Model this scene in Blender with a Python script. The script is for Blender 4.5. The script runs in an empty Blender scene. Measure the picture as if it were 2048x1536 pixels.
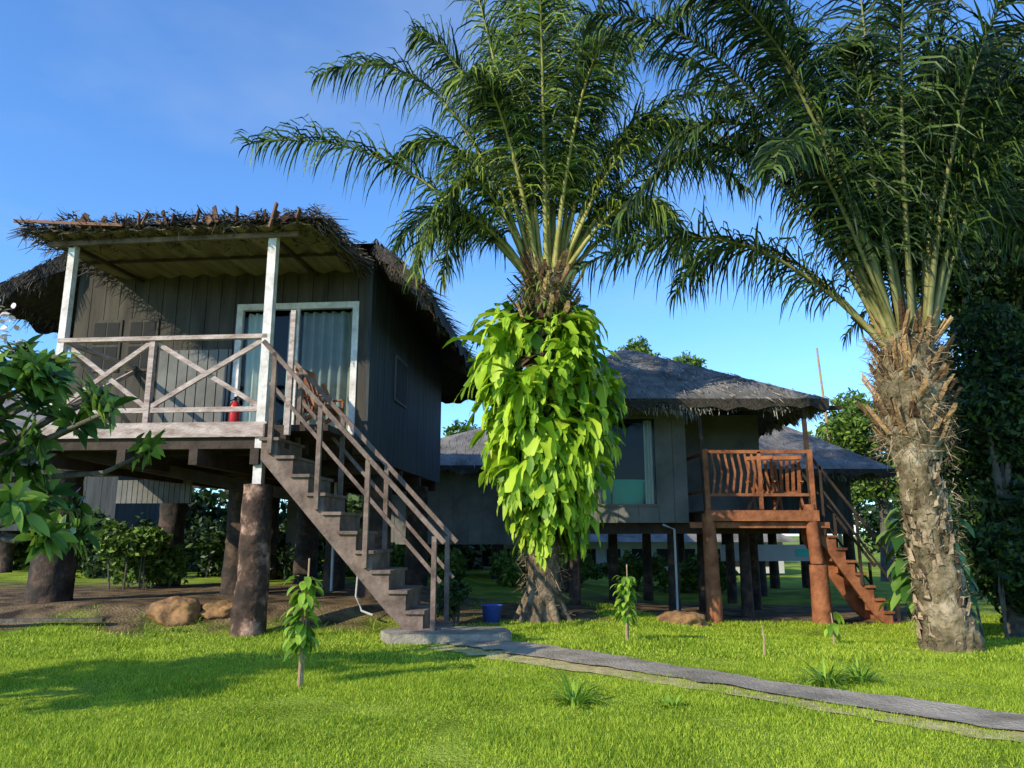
import bpy, math, random
import numpy as np
from mathutils import Vector, Matrix, noise
R = random.Random(7)
NR = np.random.RandomState(5)
scene = bpy.context.scene
COL = scene.collection
UP = Vector((0,0,1))

# ------------------------------------------------------------------ materials
def mat(name, c1, c2=None, rough=0.8, scale=4.0, bump=0.0, bscale=20.0, transl=0.0, island=False,
        stretch=(1,1,1), spec=0.3, c3=None, detail=6, lo=.33, hi=.67):
    m = bpy.data.materials.new(name); m.use_nodes = True
    nt = m.node_tree; N = nt.nodes; L = nt.links
    bs = N['Principled BSDF']; out = N['Material Output']
    bs.inputs['Roughness'].default_value = rough
    bs.inputs['Specular IOR Level'].default_value = spec
    c2 = c2 or c1
    tc = N.new('ShaderNodeTexCoord'); mp = N.new('ShaderNodeMapping')
    mp.inputs['Scale'].default_value = stretch
    L.new(tc.outputs['Object'], mp.inputs['Vector'])
    nz = N.new('ShaderNodeTexNoise'); nz.inputs['Scale'].default_value = scale
    nz.inputs['Detail'].default_value = detail; nz.inputs['Roughness'].default_value = 0.65
    L.new(mp.outputs[0], nz.inputs['Vector'])
    rmp = N.new('ShaderNodeValToRGB')
    rmp.color_ramp.elements[0].position = lo; rmp.color_ramp.elements[1].position = hi
    rmp.color_ramp.elements[0].color = (*c1, 1); rmp.color_ramp.elements[1].color = (*c2, 1)
    if c3:
        e = rmp.color_ramp.elements.new((lo+hi)/2); e.color = (*c3, 1)
    if island:
        g = N.new('ShaderNodeNewGeometry')
        ad = N.new('ShaderNodeMath'); ad.operation = 'MULTIPLY_ADD'
        ad.inputs[1].default_value = 0.6; L.new(g.outputs['Random Per Island'], ad.inputs[0])
        s2 = N.new('ShaderNodeMath'); s2.operation = 'MULTIPLY_ADD'; s2.inputs[1].default_value = 0.8; s2.inputs[2].default_value = -0.2
        L.new(nz.outputs['Fac'], s2.inputs[0]); L.new(s2.outputs[0], ad.inputs[2])
        L.new(ad.outputs[0], rmp.inputs['Fac'])
    else:
        L.new(nz.outputs['Fac'], rmp.inputs['Fac'])
    L.new(rmp.outputs['Color'], bs.inputs['Base Color'])
    if bump > 0:
        n2 = N.new('ShaderNodeTexNoise'); n2.inputs['Scale'].default_value = bscale; n2.inputs['Detail'].default_value = 8
        L.new(mp.outputs[0], n2.inputs['Vector'])
        bp = N.new('ShaderNodeBump'); bp.inputs['Strength'].default_value = bump; bp.inputs['Distance'].default_value = 0.05
        L.new(n2.outputs['Fac'], bp.inputs['Height']); L.new(bp.outputs[0], bs.inputs['Normal'])
    if transl > 0:
        tr = N.new('ShaderNodeBsdfTranslucent'); mx = N.new('ShaderNodeMixShader')
        mx.inputs[0].default_value = transl
        L.new(rmp.outputs['Color'], tr.inputs['Color'])
        L.new(bs.outputs[0], mx.inputs[1]); L.new(tr.outputs[0], mx.inputs[2]); L.new(mx.outputs[0], out.inputs['Surface'])
    return m

M = {}
M['wall_front'] = mat('wall_front', (0.035,0.03,0.024), (0.085,0.072,0.056), scale=1.5, bump=0.15, bscale=8, stretch=(3,3,0.4))
M['wall_side'] = mat('wall_side', (0.03,0.034,0.038), (0.07,0.076,0.082), scale=1.6, bump=0.25, bscale=6, stretch=(4,4,0.4))
M['wall_grey'] = mat('wall_grey', (0.11,0.107,0.1), (0.22,0.215,0.2), scale=1.2, bump=0.1)
M['white'] = mat('white_paint', (0.5,0.44,0.4), (0.85,0.8,0.76), scale=5, bump=0.3, bscale=14, rough=0.6)
M['pinkwood'] = mat('weathered_wood', (0.26,0.18,0.15), (0.62,0.5,0.45), scale=3, bump=0.4, bscale=18, stretch=(1,1,3))
M['darkwood'] = mat('dark_wood', (0.03,0.02,0.015), (0.075,0.05,0.037), scale=3, bump=0.4, bscale=12)
M['redwood'] = mat('red_wood', (0.16,0.05,0.022), (0.42,0.16,0.07), scale=3, bump=0.4, bscale=14)
M['stairwood'] = mat('stair_wood', (0.09,0.06,0.046), (0.28,0.2,0.16), scale=3, bump=0.4, bscale=14)
M['column'] = mat('column_bark', (0.02,0.015,0.012), (0.13,0.075,0.05), scale=3.2, bump=0.9, bscale=7, c3=(0.042,0.029,0.022))
M['column_p'] = mat('column_peeling', (0.03,0.019,0.014), (0.55,0.33,0.24), scale=2.2, bump=0.9, bscale=7, c3=(0.085,0.048,0.033), lo=.4, hi=.66)
M['thatch'] = mat('thatch', (0.028,0.022,0.018), (0.18,0.14,0.11), scale=6, island=True)
M['thatch_base'] = mat('thatch_base', (0.025,0.021,0.018), (0.08,0.067,0.057), scale=8, bump=1.0, bscale=30)
M['thatch_grey'] = mat('thatch_grey', (0.11,0.104,0.095), (0.32,0.295,0.27), scale=1.5, bump=0.9, bscale=30)
M['straw_grey'] = mat('straw_grey', (0.11,0.1,0.09), (0.4,0.37,0.33), scale=.8, island=True)
M['straw_red'] = mat('straw_red', (0.08,0.035,0.022), (0.22,0.11,0.07), island=True)
M['soffit'] = mat('canopy_sheet', (0.12,0.095,0.045), (0.27,0.225,0.11), scale=1.5, bump=0.2, stretch=(4,.5,1))
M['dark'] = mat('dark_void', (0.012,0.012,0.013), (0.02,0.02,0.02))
M['curtain'] = mat('curtain_fabric', (0.7,0.7,0.66), (0.8,0.8,0.76), scale=2)
M['curtain_d'] = mat('curtain_dark', (0.28,0.28,0.25), (0.42,0.41,0.38), scale=2)
M['red'] = mat('red_paint', (0.5,0.02,0.02), (0.6,0.03,0.03), rough=0.3)
M['teal'] = mat('teal_enamel', (0.08,0.6,0.48), (0.1,0.65,0.52), rough=0.25)
M['bark'] = mat('palm_bark', (0.05,0.036,0.022), (0.34,0.25,0.16), scale=5, bump=1.0, bscale=14, c3=(0.15,0.11,0.07))
M['bark_g'] = mat('palm_bark_mossy', (0.05,0.042,0.018), (0.42,0.33,0.22), scale=3, bump=1.0, bscale=12, c3=(0.17,0.13,0.07))
M['boot'] = mat('palm_boot', (0.08,0.052,0.028), (0.42,0.31,0.19), scale=6, bump=0.8, bscale=16, island=True)
M['boot_top'] = mat('palm_boot_top', (0.08,0.04,0.018), (0.48,0.3,0.14), scale=6, bump=0.8, bscale=16, island=True)
M['petiole'] = mat('palm_petiole', (0.2,0.19,0.04), (0.45,0.42,0.12), scale=2, rough=0.5)
M['petiole_d'] = mat('palm_petiole_dark', (0.1,0.1,0.03), (0.28,0.26,0.09), scale=2, rough=0.5)
M['palm'] = mat('palm_leaflet', (0.014,0.034,0.01), (0.26,0.34,0.05), scale=0.8, transl=0.3, island=True, rough=0.45, c3=(0.055,0.105,0.02))
M['palm_d'] = mat('palm_leaflet_dark', (0.008,0.024,0.01), (0.1,0.16,0.03), scale=0.8, transl=0.25, island=True, rough=0.45, c3=(0.022,0.05,0.014))
M['stag'] = mat('staghorn_leaf', (0.14,0.29,0.012), (0.55,0.72,0.06), scale=2, transl=0.35, island=True, rough=0.45, c3=(0.36,0.56,0.03))
M['stag_b'] = mat('staghorn_shield', (0.04,0.03,0.012), (0.16,0.11,0.05), scale=5, island=True)
M['plum'] = mat('plumeria_leaf', (0.035,0.1,0.015), (0.24,0.38,0.06), scale=2, transl=0.3, island=True, rough=0.35, c3=(0.1,0.2,0.03))
M['sapl'] = mat('sapling_leaf', (0.1,0.22,0.015), (0.36,0.54,0.06), scale=4, transl=0.3, island=True, rough=0.4)
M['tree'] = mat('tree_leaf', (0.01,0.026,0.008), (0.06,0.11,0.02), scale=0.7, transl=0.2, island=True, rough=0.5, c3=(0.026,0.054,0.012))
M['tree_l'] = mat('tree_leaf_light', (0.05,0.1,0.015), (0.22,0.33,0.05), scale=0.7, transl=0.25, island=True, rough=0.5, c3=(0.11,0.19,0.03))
M['bark2'] = mat('tree_bark', (0.06,0.05,0.04), (0.16,0.14,0.11), scale=8, bump=0.6, bscale=20)
M['stick'] = mat('stick_wood', (0.3,0.2,0.12), (0.5,0.35,0.2), scale=8)
M['rock'] = mat('rock', (0.1,0.055,0.03), (0.46,0.25,0.1), scale=3, bump=0.9, bscale=8)
M['flower'] = mat('petal', (0.75,0.55,0.55), (0.8,0.75,0.7))
M['concrete'] = mat('concrete', (0.16,0.135,0.1), (0.38,0.33,0.26), scale=3, bump=0.5, bscale=25)
M['path'] = mat('path_concrete', (0.22,0.18,0.13), (0.5,0.42,0.32), scale=1.8, bump=0.8, bscale=30)
M['sand'] = mat('sand', (0.34,0.28,0.1), (0.62,0.52,0.25), scale=6, bump=0.5, bscale=30)
M['grass'] = mat('grass_blade', (0.16,0.27,0.012), (0.6,0.7,0.07), scale=0.7, transl=0.38, island=True, rough=0.6, c3=(0.36,0.5,0.03))
M['white_wall'] = mat('whitewash', (0.45,0.45,0.45), (0.6,0.6,0.61), scale=1)
M['blue'] = mat('blue_plastic', (0.05,0.09,0.4), (0.06,0.12,0.5), rough=0.4)

g = bpy.data.materials.new('window_glass'); g.use_nodes = True
nt = g.node_tree; nt.nodes.remove(nt.nodes['Principled BSDF'])
t = nt.nodes.new('ShaderNodeBsdfTransparent'); t.inputs[0].default_value = (0.86,0.9,0.88,1)
gl = nt.nodes.new('ShaderNodeBsdfGlossy'); gl.inputs['Roughness'].default_value = 0.03
fr = nt.nodes.new('ShaderNodeFresnel'); fr.inputs[0].default_value = 1.25
mx = nt.nodes.new('ShaderNodeMixShader')
nt.links.new(fr.outputs[0], mx.inputs[0]); nt.links.new(t.outputs[0], mx.inputs[1]); nt.links.new(gl.outputs[0], mx.inputs[2])
nt.links.new(mx.outputs[0], nt.nodes['Material Output'].inputs['Surface'])
M['glass'] = g

# ------------------------------------------------------------------ mesh helpers
class MB:
    def __init__(s): s.v = []; s.f = []
    def add(s, vs, fs):
        o = len(s.v); s.v += [tuple(p) for p in vs]; s.f += [tuple(i+o for i in f) for f in fs]
    def box(s, x0,x1,y0,y1,z0,z1):
        vs = [(x0,y0,z0),(x1,y0,z0),(x1,y1,z0),(x0,y1,z0),(x0,y0,z1),(x1,y0,z1),(x1,y1,z1),(x0,y1,z1)]
        s.add(vs, [(0,3,2,1),(4,5,6,7),(0,1,5,4),(1,2,6,5),(2,3,7,6),(3,0,4,7)]); return s
    def beam(s, a, b, w, h, ref=None):
        a = Vector(a); b = Vector(b); d = (b-a).normalized()
        r = Vector(ref) if ref else (UP if abs(d.z) < 0.95 else Vector((0,1,0)))
        sx = d.cross(r).normalized(); up = sx.cross(d).normalized()
        vs = []
        for p in (a,b):
            for i,j in ((-1,-1),(1,-1),(1,1),(-1,1)):
                vs.append(p + sx*(i*w/2) + up*(j*h/2))
        s.add(vs, [(0,1,2,3),(7,6,5,4),(0,4,5,1),(1,5,6,2),(2,6,7,3),(3,7,4,0)]); return s
    def tube(s, pts, rad, n=8, jit=0.0):
        pts = [Vector(p) for p in pts]; base = len(s.v); k = len(pts)
        for i,p in enumerate(pts):
            d = (pts[min(i+1,k-1)] - pts[max(i-1,0)]).normalized()
            r = UP if abs(d.z) < 0.9 else Vector((0,1,0))
            sx = d.cross(r).normalized(); up = sx.cross(d)
            for j in range(n):
                a = 2*math.pi*j/n; q = rad[i]*(1+ (R.uniform(-jit,jit) if jit else 0))
                s.v.append(tuple(p + sx*math.cos(a)*q + up*math.sin(a)*q))
        for i in range(k-1):
            for j in range(n):
                a = base+i*n+j; b = base+i*n+(j+1)%n
                s.f.append((a,b,b+n,a+n))
        s.f.append(tuple(base+j for j in range(n))); s.f.append(tuple(base+(k-1)*n+j for j in reversed(range(n))))
        return s
    def rough_trunk(s, prof, n=40, dz=.07, amp=.1, fr=3.0, seed=0):
        zs = []; z = prof[0][2]
        while z < prof[-1][2]: zs.append(z); z += dz
        base = len(s.v)
        for z in zs:
            for a,c in zip(prof[:-1],prof[1:]):
                if a[2] <= z <= c[2]:
                    t = (z-a[2])/(c[2]-a[2]); t2 = t*t*(3-2*t)
                    x,y,r = a[0]+(c[0]-a[0])*t, a[1]+(c[1]-a[1])*t, a[3]+(c[3]-a[3])*t2; break
            for j in range(n):
                th = 2*math.pi*j/n; q = Vector((math.cos(th)*fr*.5,math.sin(th)*fr*.5,z*fr*.8+seed))
                rr = r*(1+amp*1.3*noise.noise(q)+amp*noise.noise(q*3.1)+amp*.6*noise.noise(q*7))
                s.v.append((x+rr*math.cos(th),y+rr*math.sin(th),z))
        for i in range(len(zs)-1):
            for j in range(n):
                a = base+i*n+j; b = base+i*n+(j+1)%n; s.f.append((a,b,b+n,a+n))
    def leaf(s, base, d, side, length, width, droop=0.5, segs=4, prof=None, fold=0.15, wav=0.0):
        p = Vector(base); d = Vector(d).normalized(); side = Vector(side)
        o = len(s.v); st = length/segs; ph = R.uniform(0,6)
        for i in range(segs+1):
            t = i/segs
            w = width*0.5*(prof(t) if prof else math.sin(math.pi*min(1,t*0.9+0.08)))
            nrm = d.cross(side)
            if nrm.length < 1e-4: nrm = UP.copy()
            nrm.normalize(); sd = nrm.cross(d).normalized()
            if nrm.z < 0: nrm = -nrm
            ww = w*(1+wav*math.sin(ph+t*11)); w2 = w*(1+wav*math.sin(ph+2+t*9))
            s.v.append(tuple(p - sd*ww + nrm*fold*ww)); s.v.append(tuple(p)); s.v.append(tuple(p + sd*w2 + nrm*fold*w2))
            d = (d + Vector((0,0,-droop/segs))).normalized(); p = p + d*st
        for i in range(segs):
            a = o+i*3
            s.f.append((a,a+1,a+4,a+3)); s.f.append((a+1,a+2,a+5,a+4))
        return p, d
    def blade(s, p, d, length, width):
        p = Vector(p); d = Vector(d).normalized()
        sd = d.cross(Vector((R.gauss(0,1),R.gauss(0,1),R.gauss(0,1)))).normalized()*width/2
        q = p+d*length
        s.add([p-sd, p+sd, q+sd*.3, q-sd*.3], [(0,1,2,3)])
    def obj(s, name, m, parent=None, smooth=False):
        me = bpy.data.meshes.new(name); me.from_pydata(s.v, [], s.f); me.update()
        ob = bpy.data.objects.new(name, me); COL.objects.link(ob); me.materials.append(M[m])
        if smooth: me.polygons.foreach_set('use_smooth', [True]*len(me.polygons))
        if parent: ob.parent = parent
        return ob

def empty(name, loc=(0,0,0), rz=0.0):
    e = bpy.data.objects.new(name, None); COL.objects.link(e); e.location = loc; e.rotation_euler = (0,0,rz); e.empty_display_size = 0.3
    return e

def np_obj(name, verts, nf, k, m, parent=None):
    me = bpy.data.meshes.new(name)
    me.vertices.add(nf*k); me.vertices.foreach_set('co', verts.astype(np.float32).ravel())
    me.loops.add(nf*k); me.loops.foreach_set('vertex_index', np.arange(nf*k, dtype=np.int32))
    me.polygons.add(nf); me.polygons.foreach_set('loop_start', np.arange(0, nf*k, k, dtype=np.int32))
    me.update(calc_edges=True)
    ob = bpy.data.objects.new(name, me); COL.objects.link(ob); me.materials.append(M[m])
    if parent: ob.parent = parent
    return ob

# ------------------------------------------------------------------ terrain
def ss(x,a,b):
    t = max(0.0,min(1.0,(x-a)/(b-a))); return t*t*(3-2*t)
def gz(x,y):
    z = -0.3*ss(x,1,5)*ss(y,9,15)
    z += 0.3*ss(y,12.2,13.6)*(1-ss(x,-2.5,-0.8))*(1-ss(y,24,30))
    z += 0.04*noise.noise(Vector((x*0.5,y*0.5,0)))+.015*noise.noise(Vector((x*1.7,y*1.7,0)))
    return z
PATH = [(-0.75,11.0),(0.1,10.3),(1.4,9.0),(2.7,7.75),(4.1,6.4),(6.0,4.5),(9.0,1.5)]
def path_d(x,y):
    best = 9
    for (ax,ay),(bx,by) in zip(PATH[:-1],PATH[1:]):
        dx,dy = bx-ax,by-ay; t = max(0,min(1,((x-ax)*dx+(y-ay)*dy)/(dx*dx+dy*dy)))
        best = min(best, math.hypot(x-ax-t*dx,y-ay-t*dy))
    return best
def dirt(x,y):
    n = noise.noise(Vector((x*0.9,y*0.9,3)))*0.9 + noise.noise(Vector((x*3,y*3,9)))*0.4
    a = ss(y+n*1.2,11.7,12.9)*(1-ss(x+n,-1.2,0.3))*(1-ss(y+n*2,18,20))
    b = ss(y+n*0.8,15.4,16.4)*ss(x+n,1.5,2.6)*(1-ss(x,9,11))*(1-ss(y+n,19.5,21))
    c = ss(y+n*0.5,13.2,14.2)*(1-ss(abs(x-0.5)+n*0.4,1.0,1.8))*(1-ss(y,17,18))
    return max(a,b,c)
def axis(lo,hi,st,far):
    a = list(np.arange(lo,hi+1e-6,st)); p = lo; d = st*1.6
    left = []
    while p > -far: p -= d; d *= 1.5; left.append(p)
    p = hi; d = st*1.6; right = []
    while p < far: p += d; d *= 1.5; right.append(p)
    return left[::-1]+a+right
xs = axis(-16,18,0.2,400); ys = axis(2,30,0.2,500)
vs = [(x,y,gz(x,y)) for y in ys for x in xs]
nx = len(xs); fs = [(j*nx+i,j*nx+i+1,(j+1)*nx+i+1,(j+1)*nx+i) for j in range(len(ys)-1) for i in range(nx-1)]
me = bpy.data.meshes.new('lawn_ground'); me.from_pydata(vs,[],fs); me.update()
me.polygons.foreach_set('use_smooth',[True]*len(me.polygons))
at = me.attributes.new('dirt','FLOAT','POINT'); at.data.foreach_set('value',[dirt(v[0],v[1]) for v in vs])
gm = bpy.data.materials.new('ground_soil_grass'); gm.use_nodes = True; nt = gm.node_tree; N = nt.nodes; L = nt.links
bs = N['Principled BSDF']; bs.inputs['Roughness'].default_value = 0.9; bs.inputs['Specular IOR Level'].default_value = 0.1
tc = N.new('ShaderNodeTexCoord')
def nramp(scale, c1, c2):
    n = N.new('ShaderNodeTexNoise'); n.inputs['Scale'].default_value = scale; n.inputs['Detail'].default_value = 8
    L.new(tc.outputs['Object'], n.inputs['Vector']); r = N.new('ShaderNodeValToRGB')
    r.color_ramp.elements[0].position=.35; r.color_ramp.elements[1].position=.65
    r.color_ramp.elements[0].color=(*c1,1); r.color_ramp.elements[1].color=(*c2,1); L.new(n.outputs['Fac'], r.inputs[0]); return r, n
rg,_ = nramp(1.2,(0.15,0.21,0.015),(0.34,0.42,0.05)); rd,nd = nramp(2.5,(0.045,0.032,0.021),(0.25,0.17,0.09))
aa = N.new('ShaderNodeAttribute'); aa.attribute_name = 'dirt'
mixc = N.new('ShaderNodeMix'); mixc.data_type = 'RGBA'
L.new(aa.outputs['Fac'], mixc.inputs[0]); L.new(rg.outputs[0], mixc.inputs[6]); L.new(rd.outputs[0], mixc.inputs[7])
L.new(mixc.outputs[2], bs.inputs['Base Color'])
n3 = N.new('ShaderNodeTexNoise'); n3.inputs['Scale'].default_value = 25; n3.inputs['Detail'].default_value = 8
L.new(tc.outputs['Object'], n3.inputs['Vector']); bp = N.new('ShaderNodeBump'); bp.inputs['Distance'].default_value = 0.05; bp.inputs['Strength'].default_value = 0.9
L.new(n3.outputs['Fac'], bp.inputs['Height']); L.new(bp.outputs[0], bs.inputs['Normal'])
ground = bpy.data.objects.new('lawn_ground', me); COL.objects.link(ground); me.materials.append(gm)

def strip(name, half, dz, m, off=0.0, jag=.09):
    b = MB(); pts = []
    for (ax,ay),(bx,by) in zip(PATH[:-1],PATH[1:]):
        for i in range(24): pts.append((ax+(bx-ax)*i/24, ay+(by-ay)*i/24))
    pts.append(PATH[-1])
    for i,(x,y) in enumerate(pts):
        a = pts[max(i-1,0)]; c = pts[min(i+1,len(pts)-1)]
        d = Vector((c[0]-a[0],c[1]-a[1],0)).normalized(); n = Vector((-d.y,d.x,0))
        w1 = half + jag*noise.noise(Vector((i*0.2,0,1))); w2 = half + jag*1.2*noise.noise(Vector((i*0.25,5,1)))
        p = Vector((x,y,0))+n*off
        for q in (p+n*w1, p+n*(w1-w2)/2, p-n*w2): 
            b.v.append((q.x,q.y,gz(q.x,q.y)+dz))
    for i in range(len(pts)-1):
        b.f.append((3*i,3*i+1,3*i+4,3*i+3)); b.f.append((3*i+1,3*i+2,3*i+5,3*i+4))
    return b.obj(name, m, None, True)
strip('path_edge_sand', 0.52, 0.014, 'sand', -0.12)
strip('garden_path', 0.33, 0.035, 'path')
pad = MB()
o = []
for i in range(14):
    a = 2*math.pi*i/14; r = 1+R.uniform(-.08,.08)
    o.append((-0.95+0.95*r*math.copysign(abs(math.cos(a))**.5,math.cos(a)), 11.35+0.5*r*math.copysign(abs(math.sin(a))**.5,math.sin(a))))
pad.add([(x,y,-.1) for x,y in o]+[(x,y,0.13) for x,y in o], [tuple(range(14,28))]+[(i,(i+1)%14,14+(i+1)%14,14+i) for i in range(14)])
pad.obj('concrete_landing_pad','concrete')

def grass(n, x0,x1,y0,y1, h, w):
    px = NR.uniform(x0,x1,n); py = y0+(y1-y0)*NR.uniform(0,1,n)
    keep = np.abs(px) < py*0.72+0.6
    px,py = px[keep],py[keep]
    gx = np.arange(x0-.2,x1+.2,0.1); gy = np.arange(y0-.2,y1+.2,0.1)
    def thin(a,b): return .45*max(0,noise.noise(Vector((a*1.1,b*1.1,11)))+.25*noise.noise(Vector((a*5,b*5,1))))*2
    # bare / sparse turf along the path, thicker on its near (sandy) side
    D = np.array([[max(dirt(a,b), thin(a,b), 1.0 if path_d(a,b) < 0.36+0.1*noise.noise(Vector((a*4,b*4,0))) else (0.85*R.random() if path_d(a+.1,b+.1)<0.62 else 0)) for a in gx] for b in gy])
    Z = np.array([[gz(a,b) for a in gx] for b in gy])
    HH = np.array([[1+1.1*noise.noise(Vector((a*.8,b*.8,4)))+.7*noise.noise(Vector((a*2.7,b*2.7,2))) for a in gx] for b in gy])
    ix = ((px-gx[0])/0.1).astype(int); iy = ((py-gy[0])/0.1).astype(int)
    d = D[iy,ix]; keep = (d < NR.uniform(0.1,0.9,len(px)))
    px,py,z,hf = px[keep],py[keep],Z[iy,ix][keep],HH[iy,ix][keep]
    m = len(px); a = NR.uniform(0,2*np.pi,m); hh = h*NR.uniform(.5,1.3,m)*np.clip(hf,.3,2.2); ww = w*NR.uniform(.6,1.3,m)
    la = NR.uniform(0,2*np.pi,m); lean = hh*NR.uniform(.2,1.0,m)
    V = np.zeros((m,3,3)); 
    V[:,0] = np.stack([px-np.cos(a)*ww,py-np.sin(a)*ww,z-.005],1)
    V[:,1] = np.stack([px+np.cos(a)*ww,py+np.sin(a)*ww,z-.005],1)
    V[:,2] = np.stack([px+np.cos(la)*lean,py+np.sin(la)*lean,z+hh],1)
    return V.reshape(-1,3), m
V1,m1 = grass(480000,-7,7,4.4,9.5,0.03,0.0042)
V2,m2 = grass(260000,-11,12,9.5,17.5,0.04,0.008)
np_obj('lawn_grass', np.concatenate([V1,V2]), m1+m2, 3, 'grass')

# ------------------------------------------------------------------ building helpers
def siding_x(b, x0,x1,y,z0,z1, bw=0.18, gap=0.012, th=0.02):
    x = x0
    while x < x1-0.01:
        e = min(x+bw-gap,x1); b.box(x,e,y-th-R.uniform(0,.004),y+.001,z0,z1); x += bw
def siding_y(b, y0,y1,x,z0,z1, bw=0.2, gap=0.014, th=0.02):
    y = y0
    while y < y1-0.01:
        e = min(y+bw-gap,y1); b.box(x-.001,x+th+R.uniform(0,.004),y,e,z0,z1); y += bw
def tri_blades(b, A,B,C, n, length, width, lift=0.05, jit=0.25):
    A,B,C = Vector(A),Vector(B),Vector(C); nr = (B-A).cross(C-A).normalized()
    if nr.z < 0: nr = -nr
    dn = (Vector((0,0,-1)) + nr*nr.z).normalized()
    for _ in range(n):
        u,v = R.random(),R.random()
        if u+v > 1: u,v = 1-u,1-v
        p = A+(B-A)*u+(C-A)*v + nr*R.uniform(0,lift)
        d = dn + nr*R.uniform(-.02,.2) + Vector((R.uniform(-jit,jit),R.uniform(-jit,jit),R.uniform(-jit,jit)*.3))
        b.blade(p,d,length*R.uniform(.5,1.3),width)
def fringe(b, A, B, n, out, length, width, th=0.22):
    A,B,out = Vector(A),Vector(B),Vector(out)
    for i in range(n):
        t = R.random(); q = R.random(); p = A+(B-A)*t + Vector((0,0,q*th))
        cl = max(.15,0.8+1.7*noise.noise(Vector((t*((B-A).length)*1.7,A.x,A.y))))
        b.blade(p - out*.15, out*R.uniform(0.1,.8)+Vector((R.uniform(-.3,.3),R.uniform(-.3,.3),-1+.5*q)), length*R.uniform(.4,1.3)*cl, width)
def solid_roof(name, polys, th, m, parent, nblade, blen=.35, bw=.02):
    b = MB()
    for P in polys:
        P = [Vector(p) for p in P]; n = len(P)
        b.add(P,[tuple(range(n))])
        b.add([p-Vector((0,0,th)) for p in P],[tuple(reversed(range(n)))])
    b.obj(name, m, parent)
    s = MB()
    for P in polys:
        tris = [(P[0],P[i],P[i+1]) for i in range(1,len(P)-1)]
        ar = [((Vector(t[1])-Vector(t[0])).cross(Vector(t[2])-Vector(t[0]))).length/2 for t in tris]
        for t,a in zip(tris,ar): tri_blades(s,*t,int(nblade*a),blen,bw)
    return s
def edge_skirt(b, A, B, th):
    A,B = Vector(A),Vector(B); k = max(2,int((B-A).length/.12)); o = len(b.v)
    for i in range(k+1):
        p = A+(B-A)*i/k; j = .09*noise.noise(p*3)
        b.v.append((p.x,p.y,p.z+.01)); b.v.append((p.x,p.y,p.z-th+j*2))
    for i in range(k): b.f.append((o+2*i,o+2*i+1,o+2*i+3,o+2*i+2))

def stairs(parent, x0,z0,x1,z1,yn,yf,n,ms,mr, rh=1.25, pw=.07, posts=(0,3,6,10)):
    rise = (z0-z1)/n; run = (x1-x0)/n
    b = MB(); sl = (z0-z1)/(x1-x0)
    for y in (yn,yf-.06):
        for i in range(n):
            xa,xb = x0+run*i, x0+run*(i+1); zt = z0-rise*(i+1)-.05
            la = max(z1, z0-.62-sl*(xa-x0)); lb = max(z1, z0-.62-sl*(xb-x0))
            zt = max(zt, z1+.03)
            vs = [(xa,y,la),(xb,y,lb),(xb,y,zt),(xa,y,zt),(xa,y+.06,la),(xb,y+.06,lb),(xb,y+.06,zt),(xa,y+.06,zt)]
            b.add(vs,[(0,1,2,3),(7,6,5,4),(0,4,5,1),(3,2,6,7),(0,3,7,4),(1,5,6,2)])
    b.obj('stair_stringers', ms, parent)
    t = MB()
    for i in range(n):
        zt = z0-rise*(i+1)
        t.box(x0+run*i-.02,x0+run*(i+1)+.03,yn-.05,yf+.05,zt-.048,zt)
        t.box(x0+run*i-.015,x0+run*i+.01,yn+.065,yf-.065,zt+.002,zt+rise-.05)
    t.obj('stair_treads', ms, parent)
    r = MB()
    for y in (yn-.04,yf+.04):
        a = (x0-.05,y,z0+rh); c = (x1+.05,y,z1+rh)
        r.beam(a,c,pw,pw*1.0)
        r.beam((x0+.1,y,z0+rh*.55-sl*.1),(x1,y,z1+rh*.55),pw*.5,pw*.8)
        for i in posts:
            x = x0+run*(i+.6); z = z0-rise*(i+1)
            r.beam((x,y,z-.25 if i<n-1 else z1),(x,y,z0+rh-sl*(x-x0)-.02),pw,pw)
    r.obj('stair_handrails', mr, parent)

# ------------------------------------------------------------------ left house
H = empty('stilt_house',(-4.0,11.9,0),math.radians(-5))
FZ = 3.25
WX0,WX1,WY0,WY1 = -4.9,1.1,2.1,9.6
b = MB()
for (a,c,z0,z1) in ((WX0,-1.55,FZ-.3,6.8),(.86,WX1-.03,FZ-.3,6.8),(-1.55,.86,5.85,6.8)):
    siding_x(b,a,c,WY0,z0,z1,0.3,.012)
    b.box(a,c,WY0+.003,WY0+.1,z0,z1)
b.obj('front_wall','wall_front',H)
b = MB(); siding_y(b,WY0+.0,WY1,WX1,FZ-.35,6.75,0.22); b.box(WX1-.1,WX1-.003,WY0+.103,WY1,FZ-.35,6.7)
b.box(WX0,WX0+.1,WY0+.103,WY1,FZ-.35,6.7); b.box(WX0+.1,WX1-.1,WY1-.1,WY1-.003,FZ-.3,6.7)
b.obj('side_wall','wall_side',H)
b = MB(); b.box(WX1-.026,WX1+.03,WY0-.035,WY0-.001,FZ-.35,6.8); b.obj('corner_trim','wall_side',H)
b = MB(); b.box(WX1+.028,WX1+.06,4.0,5.1,4.3,5.3); b.obj('side_window_frame','wall_grey',H)
b = MB(); b.box(WX1+.062,WX1+.068,4.05,4.52,4.35,5.25).box(WX1+.062,WX1+.068,4.58,5.05,4.35,5.25); b.obj('side_window_glass','dark',H)
b = MB(); b.box(WX0,WX1-.003,WY0+.11,WY1-.11,FZ-.34,FZ-.1); b.obj('floor_slab','darkwood',H)
b = MB(); b.box(WX0+.1,WX1-.1,4.0,4.1,FZ,6.6); b.obj('dark_room_backing','dark',H)  # near-black backing; the unlit room's darkness is put into its colour
b = MB()
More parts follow.
